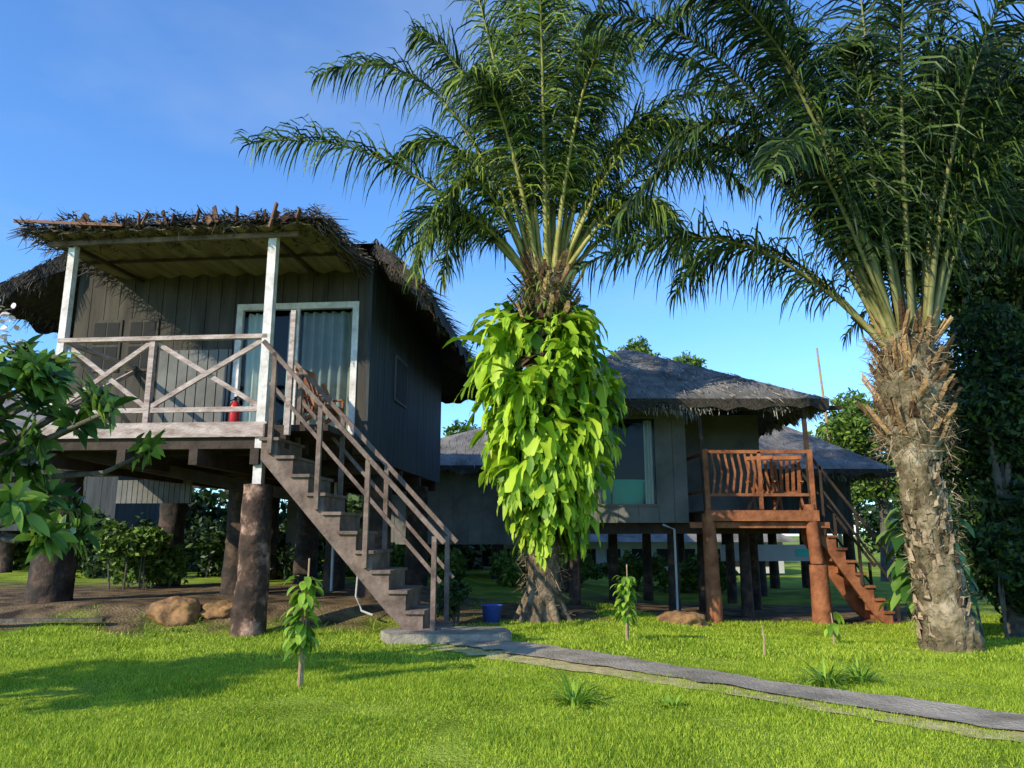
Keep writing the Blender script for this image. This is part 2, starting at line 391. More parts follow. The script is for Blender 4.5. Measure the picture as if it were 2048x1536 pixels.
b.box(-1.55,-1.43,WY0-.05,WY0+.06,FZ,5.9); b.box(.76,.88,WY0-.05,WY0+.06,FZ,5.9); b.box(-1.43,.76,WY0-.05,WY0+.06,5.78,5.9)
b.box(-.37,-.3,WY0-.02,WY0+.04,FZ,5.78); b.box(-1.43,-.37,WY0+.0,WY0+.04,FZ,FZ+.1)
b.obj('door_frame','white',H)
b = MB(); b.box(-1.43,-.37,WY0+.015,WY0+.022,FZ+.1,5.78).box(-.3,.76,WY0+.015,WY0+.022,FZ,5.78); b.obj('door_glass','glass',H)
def curtain(x0,x1,y,z0,z1,m,parent,amp=.05,per=.13):
    b = MB(); n = int((x1-x0)/.02)
    for i in range(n+1):
        x = x0+(x1-x0)*i/n; yy = y+amp*math.sin(x*2*math.pi/per+math.sin(x*3))
        b.v += [(x,yy,z0),(x,yy,z1)]
    for i in range(n): b.f.append((2*i,2*i+2,2*i+3,2*i+1))
    b.obj('curtain',m,parent,True)
curtain(-1.42,-1.0,WY0+.14,FZ,5.75,'curtain',H); curtain(-.28,.75,WY0+.14,FZ,5.75,'curtain_d',H,.06,.2)
curtain(-.55,-.35,WY0+.14,FZ,5.75,'curtain',H)
b = MB(); gg = MB()
for x in (-4.5,-3.75):
    b.box(x,x+.62,WY0-.05,WY0-.024,4.6,5.65); 
    for i in range(2):
        for j in range(2): gg.box(x+.05+i*.275,x+.29+i*.275,WY0-.058,WY0-.052,4.66+j*.49,5.1+j*.49)
b.obj('window_frames','wall_front',H); gg.obj('window_panes','dark',H)
b = MB(); siding_x(b,-3.05,-1.6,WY0-.03,FZ,FZ+1.75,.2,.02); b.obj('wall_panelling','wall_grey',H)
b = MB(); DX0,DX1 = -3.75,.12
b.box(DX0,DX1,-.12,-.06,FZ-.24,FZ); b.obj('deck_fascia','pinkwood',H)
b = MB()
x = DX0
while x < DX1-.1: b.box(x,x+.13,-.055,WY0-.06,FZ-.045,FZ-.005); x += .145
b.obj('deck_boards','darkwood',H)
b = MB()
for y in (.0,.9,1.8): b.box(DX0-.15,DX1+.3,y-.045,y+.12,FZ-.42,FZ-.05)
for x in (DX0+.1,-2.3,-1.1,-.1): b.box(x,x+.14,-.15,WY1,FZ-.68,FZ-.425)
for y in (3,5,7,9): b.box(WX0,WX1,y,y+.15,FZ-.6,FZ-.36)
b.beam((-3.7,.2,2.9),(-.3,2.6,2.2),.14,.2)
b.obj('deck_joists','darkwood',H)
b = MB()
b.beam((0,0,FZ-1.0),(0,0,6.5),.14,.14); b.beam((-3.55,0,FZ-.3),(-3.55,0,6.35),.12,.12)
b.obj('deck_posts','white',H)
b = MB()
b.beam((-3.6,-.02,FZ+1.42),(.02,-.02,FZ+1.42),.1,.07); b.beam((-3.6,0,FZ+.22),(0,0,FZ+.22),.05,.08); 
b.beam((-1.95,0,FZ),(-1.95,0,FZ+1.38),.09,.09)
for xa,xb in ((-3.5,-1.99),(-1.91,-.08)):
    b.beam((xa,0,FZ+.27),(xb,0,FZ+1.36),.05,.075); b.beam((xa,.052,FZ+1.36),(xb,.052,FZ+.27),.05,.075)
b.beam((-3.55,0,FZ+1.42),(-3.55,WY0,FZ+1.42),.08,.07); b.beam((-3.55,0.1,FZ+.25),(-3.55,WY0,FZ+1.36),.05,.07); b.beam((-3.5,0.1,FZ+1.36),(-3.5,WY0,FZ+.25),.05,.07)
b.obj('deck_railing','pinkwood',H)
def cz(y): return 6.47+ (y+.35)/2.45*.05
CX0,CX1,CY0,CY1 = -4.15,.75,-.35,2.15
b = MB(); n = 200
for i in range(n+1):
    x = CX0+(CX1-CX0)*i/n; q = .03*math.sin(x*2*math.pi/.42)
    xb = x + .3*(x-CX0)/(CX1-CX0)
    b.v += [(x,CY0,cz(CY0)+q),(xb,CY1,cz(CY1)+q),(x,CY0,cz(CY0)+q+.02),(xb,CY1,cz(CY1)+q+.02)]
for i in range(n):
    a = 4*i; b.f += [(a,a+1,a+5,a+4),(a+2,a+6,a+7,a+3),(a,a+4,a+6,a+2)]
b.obj('canopy_sheet','soffit',H)
b = MB(); b.beam((-3.95,-.1,6.36),(.45,-.1,6.40),.06,.08); b.obj('canopy_beam','stairwood',H)
b = MB(); b.beam((CX0+.1,1.0,6.44),(CX1,1.0,6.46),.05,.05); b.beam((-3.55,-.1,6.34),(-3.55,2.1,6.44),.06,.06); b.beam((0,-.0,6.38),(0,2.1,6.46),.06,.06)
b.obj('canopy_rafters','darkwood',H)
b = MB()
nxg,nyg = 60,16
for j in range(nyg+1):
    for i in range(nxg+1):
        x = CX0-.05+(CX1-CX0+.25)*i/nxg; y = CY0-.08+(CY1-CY0+.3)*j/nyg
        e = min(i,nxg-i,j*1.5)/3; e = min(1,e)
        b.v.append((x,y,cz(y)+.05+.16*j/nyg+e*(.13+.16*noise.noise(Vector((x*2,y*2,0)))+.12*noise.noise(Vector((x*6,y*6,0))))))
for j in range(nyg):
    for i in range(nxg):
        a = j*(nxg+1)+i; b.f.append((a,a+1,a+nxg+2,a+nxg+1))
b.obj('canopy_thatch','thatch_base',H)
s = MB()
for _ in range(6500):
    x = R.uniform(CX0-.1,CX1+.15); y = CY0-.1+abs(R.gauss(0,.5)); 
    if y > CY1: continue
    hz = .17+.2*noise.noise(Vector((x*3,y,7)))
    s.blade((x,y,cz(y)+R.uniform(-.02,max(.06,hz+.06))),(R.gauss(0,1),R.gauss(-.5,.8),R.gauss(-.1,.4)),R.uniform(.05,.2),R.uniform(.012,.035))
for _ in range(900):
    s.blade((CX1+R.uniform(-.1,.25),R.uniform(CY0,CY1),6.5+R.uniform(0,.22)),(R.uniform(.2,1),R.gauss(0,.5),R.uniform(-1,.1)),R.uniform(.1,.35),.025)
for _ in range(300):
    s.blade((CX0+R.uniform(-.2,.1),R.uniform(CY0,CY1),6.48+R.uniform(0,.2)),(-R.uniform(.2,1),R.gauss(0,.5),R.uniform(-.7,.2)),R.uniform(.1,.45),.02)
s.obj('canopy_straw','thatch',H)
s = MB()
x = -3.2
while x < .6:
    s.beam((x,CY0-.1,cz(CY0)+.03),(x+R.uniform(-.12,.12),CY0-.06,cz(CY0)+R.uniform(.12,.33)),.02,R.uniform(.03,.12)); x += R.uniform(.06,.35)
s.beam((.12,CY0-.14,6.35),(.2,CY0-.1,6.8),.03,.08); s.beam((CX0-.2,CY0-.1,6.66),(-2.4,CY0-.13,6.5),.03,.05)
s.obj('canopy_battens','straw_red',H)
EZ = 5.9
A=(2.35,1.2,EZ); B=(2.35,11.6,EZ-.05); W=(1.25,1.75,6.95); R1=(-1.9,6.3,8.75); R2=(-1.9,7.4,8.75)
A2=(-6.15,1.2,EZ+.1); B2=(-6.15,11.6,EZ); W2=(-5.0,1.75,6.95)
polys = [[A,B,R2,R1,W],[A2,W2,R1,R2,B2],[W,R1,W2],[B,B2,R2]]
s = solid_roof('roof',polys,.14,'thatch_base',H,70,.4,.022)
for a,c,o,n in ((A,B,(1,0,0),3800),(A2,B2,(-1,0,0),1500),(W,A,(.3,-.7,0),900),(A2,W2,(-.3,-.7,0),600)):
    fringe(s,Vector(a)-Vector((0,0,.12)),Vector(c)-Vector((0,0,.12)),n,o,.34,.022,.28)
s.obj('roof_straw','thatch',H)
k = MB()
for a,c in ((A,B),(A2,B2),(W,A),(A2,W2),(B,B2)): edge_skirt(k,a,c,.26)
k.obj('roof_edge','thatch_base',H)
def col(b,x,y,r,zt,z0=-.3):
    b.rough_trunk([(x,y,z0,r*1.25),(x,y,z0+.5,r*1.12),(x+.02,y,(zt+z0)/2,r*1.0),(x,y,zt,r*.95)],26,.08,.06,2.5,x*3)
b = MB(); col(b,0,0,.235,2.32); b.obj('front_stilt','column_p',H,True)
b = MB()
for x,y,r in ((-4.7,2.0,.36),(-1.9,3.6,.27),(1.0,3.4,.3),(-4.7,6,.3),(-1.9,7.5,.28),(1.0,7.2,.28),(-.4,5.2,.22),(-3.4,8.6,.28),(-.9,2.2,.06)):
    col(b,x,y,r,FZ-.55)
b.obj('stilts','column',H,True)
b = MB(); siding_x(b,-5.0,-3.3,4.2,2.15,2.65,.12,.015); b.obj('under_floor_panel','wall_grey',H)
b = MB(); b.box(-3.0,-2.2,8.9,9.0,.2,2.6); b.obj('under_floor_backing','wall_grey',H)  # added backing panel that darkens the view beneath the house
b = MB(); b.tube([(1.4,.9,.9),(1.38,.9,.5),(1.5,.85,.28),(1.7,.8,.22)],[.018]*4,6); b.tube([(-.25,4.6,.2),(-.25,4.6,2.9)],[.03]*2,6); b.obj('drain_pipe','white_wall',H)
stairs(H,.14,FZ,3.0,0.12,-.3,.75,11,'stairwood','stairwood')
b = MB(); b.beam((.55,-.32,3.0),(.55,-.32,5.0),.08,.08); b.obj('stair_newel','pinkwood',H)

def chair(loc, rz, m='redwood'):
    e = empty('wooden_deck_chair',loc,rz); b = MB()
    for x in (-.28,.28):
        b.beam((x,-.35,0),(x,.15,.95),.04,.07); b.beam((x,.4,0),(x,-.3,.45),.04,.07); b.beam((x,-.3,.62),(x,.3,.62),.07,.03); b.beam((x,-.3,.3),(x,-.3,.62),.04,.04)
    for i in range(6): b.beam((-.27,-.3+i*.09,.44-i*.012),(.27,-.3+i*.09,.44-i*.012),.02,.07,)
    for i in range(5): b.beam((-.24+i*.12,.08,.42),(-.24+i*.12,.34,1.15),.07,.02)
    b.beam((-.3,.34,1.13),(.3,.34,1.13),.03,.08)
    b.obj('chair_frame',m,e); return e
Hm = Matrix.Translation((-4.0,11.9,0)) @ Matrix.Rotation(math.radians(-5),4,'Z')
p = Hm @ Vector((.45,1.35,FZ)); chair(p,math.radians(70))
b = MB(); b.box(.1,1.1,-.05,2.08,FZ-.15,FZ-.05); b.obj('deck_extension','darkwood',H)
p = Hm @ Vector((-.95,1.0,FZ)); e = empty('fire_extinguisher',p)
b = MB(); b.tube([(0,0,0),(0,0,.02),(0,0,.42),(0,0,.5),(0,0,.54)],[.09,.1,.1,.07,.03],16); b.obj('cylinder_body','red',e,True)
b = MB(); b.tube([(0,0,.54),(0,0,.6)],[.025,.025],8); b.beam((-.02,0,.6),(.13,0,.63),.03,.02); b.beam((-.02,0,.58),(.11,0,.56),.03,.015)
b.tube([(-.02,0,.57),(-.13,0,.52),(-.14,0,.25),(-.13,0,.12)],[.012,.012,.012,.02],6); b.obj('valve_and_hose','dark',e)

# ------------------------------------------------------------------ house 2 (right)
def hip(parent, x0,x1,y0,y1,ze,ap0,ap1,m,sm,nb,fr=900,th=.12,flen=.22):
    a=(x0,y0,ze); b_=(x1,y0,ze); c=(x1,y1,ze); d=(x0,y1,ze)
    s = solid_roof('roof',[[a,b_,ap1,ap0],[b_,c,ap1],[c,d,ap0,ap1],[d,a,ap0]],th,m,parent,nb,.3,.02)
    for p,q,o in ((a,b_,(0,-1,0)),(b_,c,(1,0,0)),(d,a,(-1,0,0))):
        fringe(s,Vector(p)-Vector((0,0,th+.05)),Vector(q)-Vector((0,0,th+.05)),int(fr*(Vector(q)-Vector(p)).length/6),o,flen,.022,.16)
    s.obj('roof_straw',sm,parent)
    k = MB()
    for p,q in ((a,b_),(b_,c),(c,d),(d,a)): edge_skirt(k,p,q,.2)
    k.obj('roof_edge','thatch_base',parent)
G = empty('stilt_house',(0,0,0))
b = MB()
siding_x(b,1.2,1.9,16.8,1.74,4.3,.35); siding_x(b,3.25,3.9,16.8,1.74,4.3,.35); siding_x(b,1.9,3.25,16.8,1.74,2.1,.45); siding_x(b,1.9,3.25,16.8,4.1,4.3,.45)
b.box(1.2,1.9,16.803,16.9,1.74,4.3).box(3.25,3.9,16.803,16.9,1.74,4.3).box(1.9,3.25,16.803,16.9,1.74,2.1).box(1.9,3.25,16.803,16.9,4.1,4.3)
b.box(3.8,3.9,16.903,18.5,1.74,4.3); b.box(3.9,6.1,18.45,18.55,1.9,4.4); b.box(6.0,6.1,18.553,21,1.9,4.3); b.box(1.2,1.3,16.903,21,1.74,4.3); b.box(1.2,6.1,21,21.1,1.74,4.3)
b.obj('walls','wall_grey',G)
b = MB(); b.box(1.3,3.8,16.91,20.9,1.74,1.95); b.box(1.3,3.8,18.6,18.7,1.95,4.2); b.obj('dark_interior','dark',G)  # floor and back sheet coloured near-black to stand in for room shade
b = MB(); b.box(1.9,1.95,16.74,16.86,2.1,4.1).box(3.2,3.25,16.74,16.86,2.1,4.1).box(1.95,3.2,16.74,16.86,4.05,4.1).box(1.95,3.2,16.74,16.86,2.1,2.15).box(2.2,2.24,16.76,16.84,2.15,4.05)
b.obj('window_frame','wall_grey',G)
b = MB(); b.box(1.95,2.2,16.79,16.797,2.15,4.05).box(2.24,3.2,16.79,16.797,2.15,4.05); b.obj('window_glass','glass',G)
curtain(3.0,3.18,16.97,2.1,4.04,'curtain',G); curtain(1.97,2.12,16.97,2.1,4.04,'curtain',G)
e = empty('bathtub',(2.5,17.25,1.98)); b = MB(); n=24
for k_,(rx,ry,z) in enumerate(((.42,.22,0),(.52,.28,.3),(.6,.3,.66),(.63,.32,.72),(.56,.27,.7),(.48,.24,.3),(.3,.15,.1))):
    for i in range(n): a=2*math.pi*i/n; b.v.append((rx*math.cos(a),ry*math.sin(a),z))
for k_ in range(6):
    for i in range(n): b.f.append((k_*n+i,k_*n+(i+1)%n,(k_+1)*n+(i+1)%n,(k_+1)*n+i))
b.f.append(tuple(6*n+i for i in range(n))); b.obj('tub_shell','teal',e,True)
hip(G,.4,6.65,15.5,22.2,4.28,(2.8,19,6.2),(3.1,19,6.2),'thatch_grey','straw_grey',60)
D2 = 1.98
b = MB(); b.box(4.0,6.35,15.72,15.8,D2-.22,D2); b.beam((3.7,15.9,D2-.3),(6.6,15.9,D2-.3),.1,.12); b.obj('deck_fascia','redwood',G)
b = MB(); y = 15.81
while y < 18.4: b.box(4.0,6.35,y,y+.12,D2-.04,D2); y += .135
for x in (4.05,5.1,6.15): b.box(x,x+.12,15.85,18.4,D2-.25,D2-.045)
b.obj('deck_boards','darkwood',G)
b = MB()
b.rough_trunk([(4.12,15.85,-.4,.17),(4.1,15.85,1.0,.145),(4.08,15.85,D2-.02,.13)],20,.08,.04,3,1); b.rough_trunk([(6.3,15.85,-.4,.2),(6.3,15.85,.95,.18)],20,.08,.04,3,5)
b.rough_trunk([(6.28,15.85,.9,.135),(6.2,15.85,D2+.2,.12)],18,.08,.04,3,9)
b.obj('deck_columns','redwood',G,True)
b = MB(); b.beam((4.05,15.83,D2),(3.98,15.83,4.15),.08,.08); b.beam((6.25,15.83,D2),(6.22,15.83,4.15),.08,.08); b.beam((3.9,15.8,4.12),(7.0,15.75,4.13),.07,.09); b.obj('roof_posts','darkwood',G)
b = MB()
b.beam((4.05,15.82,3.2),(6.3,15.82,3.2),.07,.07); b.beam((4.05,15.82,2.3),(6.3,15.82,2.3),.05,.06); b.beam((5.2,15.82,2.0),(5.2,15.82,3.2),.07,.07); b.beam((4.08,15.82,1.9),(4.06,15.82,3.25),.1,.1); b.beam((6.27,15.82,1.9),(6.27,15.82,3.25),.1,.1)
for i in range(7):
    x = 4.2+i*.14; b.beam((x,15.82,2.32),(x+.05,15.76,2.75),.04,.03); b.beam((x+.05,15.76,2.75),(x,15.82,3.18),.04,.03)
b.beam((4.08,15.9,3.2),(4.08,18.4,3.2),.06,.06); b.beam((4.08,15.9,2.4),(4.08,18.4,2.4),.05,.05)
b.obj('deck_railing','redwood',G)
stairs(G,6.4,D2,7.95,-.3,15.95,16.95,9,'redwood','darkwood',pw=.05,rh=1.1,posts=(0,4,8))
for x,rz in ((5.5,2.6),(6.0,2.9)): chair((x,16.5,D2),rz)
b = MB()
for x,y in ((1.4,17.2),(3.6,17.2),(1.4,20.5),(3.6,20.5),(5.9,18.8),(5.9,20.8),(2.5,19),(4.6,18.6),(5.2,17.2)): b.tube([(x,y,-.4),(x,y,1.8)],[.14,.11],12,.03)
b.obj('stilts','column',G,True)
b = MB(); b.box(1.0,6.2,17.1,17.3,1.5,1.735); b.box(1.0,6.2,20.1,20.3,1.5,1.735); b.obj('floor_beams','darkwood',G)
b = MB(); b.tube([(3.55,16.7,-.3),(3.55,16.7,1.6),(3.3,16.7,1.7)],[.025]*3,6); b.obj('drain_pipe','white_wall',G)

G3 = empty('stilt_house',(0,0,0)); b = MB(); siding_x(b,-5,2.0,26,1.15,3.8,.5); b.box(-5,2.0,26.003,31,1.15,3.8); b.obj('walls','wall_grey',G3)
hip(G3,-6,3,25.2,32,3.75,(.8,28.5,6.0),(1.2,28.5,6.0),'thatch_grey','straw_grey',18,600)
b = MB()
for x in (-4.8,-2.5,-.5,1.6):
    for y in (26.3,30): b.tube([(x,y,-.2),(x,y,1.2)],[.2,.17],10)
b.obj('stilts','column',G3,True)
G4 = empty('stilt_house',(0,0,0)); b = MB(); siding_x(b,5.6,10.2,22.8,1.5,3.3,.5); b.box(5.6,10.2,22.803,27,1.5,3.3); b.obj('walls','wall_side',G4)
hip(G4,4.8,11.2,21.9,28,3.35,(8.7,25,5.1),(9.1,25,5.1),'thatch_grey','straw_grey',25,700)
b = MB()
for x in (5.8,7.4,9.0,10.1):
    for y in (23,26.5): b.tube([(x,y,-.5),(x,y,1.6)],[.18,.15],10)
b.obj('stilts','column',G4,True)
b = MB(); b.box(5.9,8.9,21.7,21.76,.75,1.2); b.obj('lower_panels','white_wall',G4)
b = MB(); b.box(8,8.6,21.69,21.697,.88,1.08); b.obj('lower_window','teal',G4)
G5 = empty('white_cottage',(0,0,0)); b = MB(); b.box(-4,12,34,38,-.2,1.15); b.obj('walls','white_wall',G5)
b = MB(); b.add([(-4.6,33.2,1.15),(12.6,33.2,1.15),(12.6,39,1.15),(-4.6,39,1.15),(-1,36,2.9),(9,36,2.9)],[(0,1,5,4),(1,2,5),(2,3,4,5),(3,0,4)]); b.obj('roof','thatch_grey',G5)
b = MB()
for i in range(14): b.box(-3.5+i*1.1,-2.9+i*1.1,33.96,33.99,.1,.85)
b.obj('windows','dark',G5)
G6 = empty('stilt_house',(0,0,0)); b = MB(); siding_x(b,-22,-12.5,24,1.6,4.4,.5); b.box(-22,-12.5,24.003,29,1.6,4.4); b.obj('walls','wall_side',G6)
hip(G6,-23,-11.5,23.2,30,4.4,(-17.5,26.5,6.6),(-17,26.5,6.6),'thatch_grey','straw_grey',12,600)
b = MB()
for x in (-21,-18.5,-16,-13): b.tube([(x,24.3,-.2),(x,24.3,1.7)],[.25,.2],10)
b.obj('stilts','column',G6,True)
e = empty('plastic_bucket',(-.35,13.6,gz(-.35,13.6))); b = MB(); n = 18
prof=((.0,.02),(.14,.0),(.18,.28),(.2,.29),(.17,.28),(.13,.03))
for r_,z in prof:
    for i in range(n): a=2*math.pi*i/n; b.v.append((r_*math.cos(a),r_*math.sin(a),z))
for k_ in range(len(prof)-1):
    for i in range(n): b.f.append((k_*n+i,k_*n+(i+1)%n,(k_+1)*n+(i+1)%n,(k_+1)*n+i))
b.obj('bucket_shell','blue',e,True)
b = MB(); b.tube([(12.9,30,-.3),(12.8,30,4),(12.55,30,9.0)],[.09,.07,.04],8); b.obj('wooden_pole','stick')

# ------------------------------------------------------------------ palms
def bez(p0,p1,p2,t): return p0*(1-t)**2 + p1*2*t*(1-t) + p2*t*t
def frond(lf, rc, p0,p1,p2, n=110, L=.9, dr=1.3, w=.032, r0=.06, start=.13, fluff=.45):
    p0,p1,p2 = Vector(p0),Vector(p1),Vector(p2)
    pts = [bez(p0,p1,p2,i/12) for i in range(13)]
    rc.tube(pts,[r0*(1-.9*(i/12)**.5) for i in range(13)],5)
    hz = Vector((p2.x-p0.x,p2.y-p0.y,0)); 
    if hz.length < .1: hz = Vector((1,0,0))
    hs = hz.cross(UP).normalized()
    roll = R.uniform(-.6,.6)
    for i in range(n):
        t = start+(1-start)*(i+R.random()*.8)/n
        p = bez(p0,p1,p2,t); tg = (bez(p0,p1,p2,min(1,t+.02))-bez(p0,p1,p2,t-.02)).normalized()
        nr = hs.cross(tg).normalized()
        if nr.z < 0: nr = -nr
        ll = L*(math.sin(math.pi*min(1,max(0,(t-start)/(1-start))*.78+.15))**.55)
        for sg in (-1,1):
            sd = hs*sg*math.cos(roll*sg) + nr*math.sin(roll)*sg*.6
            d = sd + tg*(.2+.6*t) + nr*R.uniform(-fluff*1.3,fluff) + Vector((R.gauss(0,.18),R.gauss(0,.18),R.gauss(0,.18)))
            d.normalize(); l = ll*R.uniform(.55,1.25); q = p.copy(); o = len(lf.v); k = 3; dd = dr*R.uniform(.5,1.6)
            a = R.uniform(0,math.pi)
            ref = Vector((math.cos(a),math.sin(a),.4))
            for s_ in range(k+1):
                wv = d.cross(ref).normalized()*w*.5*(1.0,1.0,.7,.08)[s_]
                lf.v.append(tuple(q-wv)); lf.v.append(tuple(q+wv))
                q = q+d*l/k; d = (d+Vector((0,0,-dd*(.5+.5*s_)))).normalized()
            for s_ in range(k): 
                a_ = o+2*s_; lf.f.append((a_,a_+1,a_+3,a_+2))

def boots(b, x,y,z0,z1,rad,n,L,W,out=.5,lean=None,ja=.35):
    for i in range(n):
        if R.random() < .12: continue
        t = min(1,max(0,(i+R.gauss(0,2))/n)); a = i*2.39996+R.gauss(0,ja); z = z0+(z1-z0)*t; r = rad(t)
        cx = x + (lean(t) if lean else 0)
        rd = Vector((math.cos(a),math.sin(a),0)); sd = Vector((-math.sin(a),math.cos(a),0))
        p = Vector((cx,y,z))+rd*r*.88; l = L*R.uniform(.4,1.35); w = W*R.uniform(.6,1.3)
        tip = p + rd*l*out*R.uniform(.4,1.4) + Vector((0,0,l)) + sd*R.gauss(0,.2)*l
        vs = [p-sd*w/2, p+sd*w/2, p+rd*w*.35+Vector((0,0,.02)), tip-sd*w*.25, tip+sd*w*R.uniform(.1,.3)+Vector((0,0,R.uniform(-.3,.2)*l)), tip+rd*w*.2+sd*w*.1]
        b.add(vs,[(0,2,5,3),(2,1,4,5),(3,5,4),(0,3,4,1)])
def fibres(b,x,y,z0,z1,r0,n,L=.25):
    for _ in range(n):
        a = R.uniform(0,6.28); z = R.uniform(z0,z1); rd = Vector((math.cos(a),math.sin(a),0))
        b.blade(Vector((x,y,z))+rd*r0*R.uniform(.9,1.2), rd*R.uniform(.1,1)+Vector((R.gauss(0,.5),R.gauss(0,.5),R.uniform(-1.2,.8))), L*R.uniform(.4,1.4), .012)

P1 = empty('staghorn_palm_tree',(0,0,0)); px,py = .55,13.9
b = MB(); b.rough_trunk([(px-.02,py,-.15,.46),(px,py,.2,.36),(px+.02,py,.9,.27),(px+.05,py,3,.28),(px+.1,py,5,.32),(px+.13,py,6.0,.42),(px+.15,py,6.8,.2)],36,.07,.12,3)
for i in range(9):
    a = i*.7+.3; b.tube([(px+.2*math.cos(a),py+.2*math.sin(a),.5),(px+.4*math.cos(a),py+.4*math.sin(a),.12),(px+.55*math.cos(a),py+.55*math.sin(a),-.08)],[.1,.08,.04],7)
b.obj('trunk','bark',P1,True)
b = MB(); boots(b,px+.12,py,5.1,6.5,lambda t:.44-.1*t,140,.42,.14,.65); b.obj('crown_bases','boot_top',P1)
b = MB(); fibres(b,px+.12,py,5.2,6.6,.4,1000,.2); fibres(b,px,py,.0,1.4,.32,500,.2); b.obj('trunk_fibre','boot',P1)
lf,rc = MB(),MB(); O = Vector((px+.13,py,6.55))
def fr(O,off,ctl,**k):
    off,ctl = Vector(off),Vector(ctl); hd = Vector((off.x,off.y,0)); hd = hd.normalized()*.25 if hd.length>.1 else Vector()
    frond(lf,rc,O+hd*.9+Vector((0,0,-.35)),O+ctl,O+off,**k)
for off,ctl in (((-4.6,-.4,3.9),(-2.0,-.2,5.5)),((-5.9,-.3,2.5),(-3.0,0,3.3)),((-2.4,-1.2,-.5),(-2.1,-.8,2.2)),((-3.5,2.2,1.0),(-2.1,1.2,3.2)),
    ((-1.6,-.8,6.4),(-.9,-.2,4.2)),((-.6,-1.3,6.8),(-.5,-.2,4.2)),((.5,.7,7.4),(.2,.2,4)),((1.6,-.6,7.0),(.7,-.1,4.4)),((-1.0,1.5,6.4),(-.6,.5,4)),
    ((2.9,-.8,5.2),(1.2,-.2,5.2)),((4.4,.4,3.7),(1.8,.1,5.0)),((3.2,-1.5,1.8),(1.7,-.8,4.0)),((3.2,1.2,.3),(2.3,.8,2.8)),((2.5,-1.2,-.3),(1.9,-.8,2.5)),
    ((-.2,-2.2,5.0),(-.1,-1.0,5)),((1.2,-2.4,3.4),(.6,-1.2,4.4)),((-1.6,-2.0,2.8),(-1.0,-1.1,4.4)),((-2.1,.6,.0),(-1.8,.3,2.6)),((.6,3.4,3.4),(.3,1.8,4.8)),((-2.4,3,3.4),(-1,1.6,4.6)),((2.6,2.8,3.8),(1.2,1.4,4.8)),
    ((1.8,.6,.5),(1.5,.4,3.0)),((-1.3,-1.2,3.0),(-.9,-.7,4.4)),((.9,-1.0,4.6),(.5,-.5,4.6)),((-.7,-.6,5.6),(-.5,-.3,3.6)),((.1,-.9,5.6),(0,-.3,3.8)),((1.9,0,5.6),(.9,0,4.0)),
    ((-2.6,-.8,4.6),(-1.3,-.4,4.6)),((3.8,-.6,1.4),(2.1,-.3,3.6)),((-1.9,-.9,.8),(-1.5,-.7,2.8)),((-3.2,.4,2.4),(-1.8,.2,4.2)),((2.6,-.4,2.6),(1.5,-.2,4.2))):
    fr(O,off,ctl,n=120,L=1.02,dr=1.2,w=.035,r0=.075,start=.19)
lf.obj('fronds','palm',P1); rc.obj('frond_stems','petiole',P1,True)
e = empty('staghorn_fern',(0,0,0)); b = MB(); sb = MB()
def srad(z):
    k = ((1.0,.3),(1.8,.52),(2.6,.68),(3.4,.72),(4.2,1.0),(4.8,1.02),(5.4,.7),(5.9,.35))
    for (a,ra),(c,rb_) in zip(k[:-1],k[1:]):
        if z <= c: return ra+(rb_-ra)*(z-a)/(c-a)
    return .3
def stagleaf(p,d,sd,L_,W):
    p = Vector(p)
    prof = lambda t:(.3+.9*math.sin(math.pi*min(1,t*.8+.02)))
    q,dd = b.leaf(p,d,sd,L_*.72,W,R.uniform(1.0,2.4),5,prof=prof,fold=.3,wav=.35)
    for sg in (-1,1):
        if R.random()<.7: b.leaf(q-dd*L_*.16,dd+Vector(sd)*sg*R.uniform(.1,.5),sd,L_*R.uniform(.2,.45),W*.6,.8,3,fold=.25,wav=.25)
ncl = 74
for c in range(ncl):
    z = 1.5+4.2*((c+.5)/ncl)+R.gauss(0,.12); a = c*2.39996+R.gauss(0,.4); r = srad(z)*R.uniform(.5,1.15)
    C = Vector((px+.08+math.cos(a)*r,py+math.sin(a)*r,z))
    size = R.uniform(.6,1.15)*(1.0 if z>2.4 else .75)
    for i in range(R.randint(14,22)):
        a2 = a+R.gauss(0,.85); rd = Vector((math.cos(a2),math.sin(a2),0)); sd = Vector((-math.sin(a2),math.cos(a2),0))
        sd = (sd+Vector((R.gauss(0,.35),R.gauss(0,.35),R.gauss(0,.35)))).normalized()
        stagleaf(C+Vector((R.gauss(0,.07),R.gauss(0,.07),R.gauss(0,.1))), rd*R.uniform(.2,1.0)+Vector((0,0,R.uniform(-.9,.8))), sd, size*R.uniform(.5,1.1), R.uniform(.11,.24)*size**.5)
    for i in range(4):
        a2 = a+R.gauss(0,.8); rd = Vector((math.cos(a2),math.sin(a2),0)); sd = Vector((-math.sin(a2),math.cos(a2),0))
        sb.leaf(Vector((px+.08,py,z))+rd*r*.5,rd*.5+Vector((0,0,R.uniform(-1,1))),sd,R.uniform(.3,.5),.3,.6,4,wav=.3)
b.obj('strap_leaves','stag',e,True); sb.obj('shield_leaves','stag_b',e,True)
b = MB()
for i in range(420):
    a = R.uniform(0,6.28); z = R.uniform(5.2,6.3); rd = Vector((math.cos(a),math.sin(a),0)); sd = Vector((-math.sin(a),math.cos(a),0))
    b.leaf(Vector((px+.1,py,z))+rd*.4,rd+Vector((0,0,R.uniform(-.3,.9))),sd,R.uniform(.2,.65),.035,R.uniform(.6,2),4)
b.obj('small_fern_leaves','tree_l',e,True)

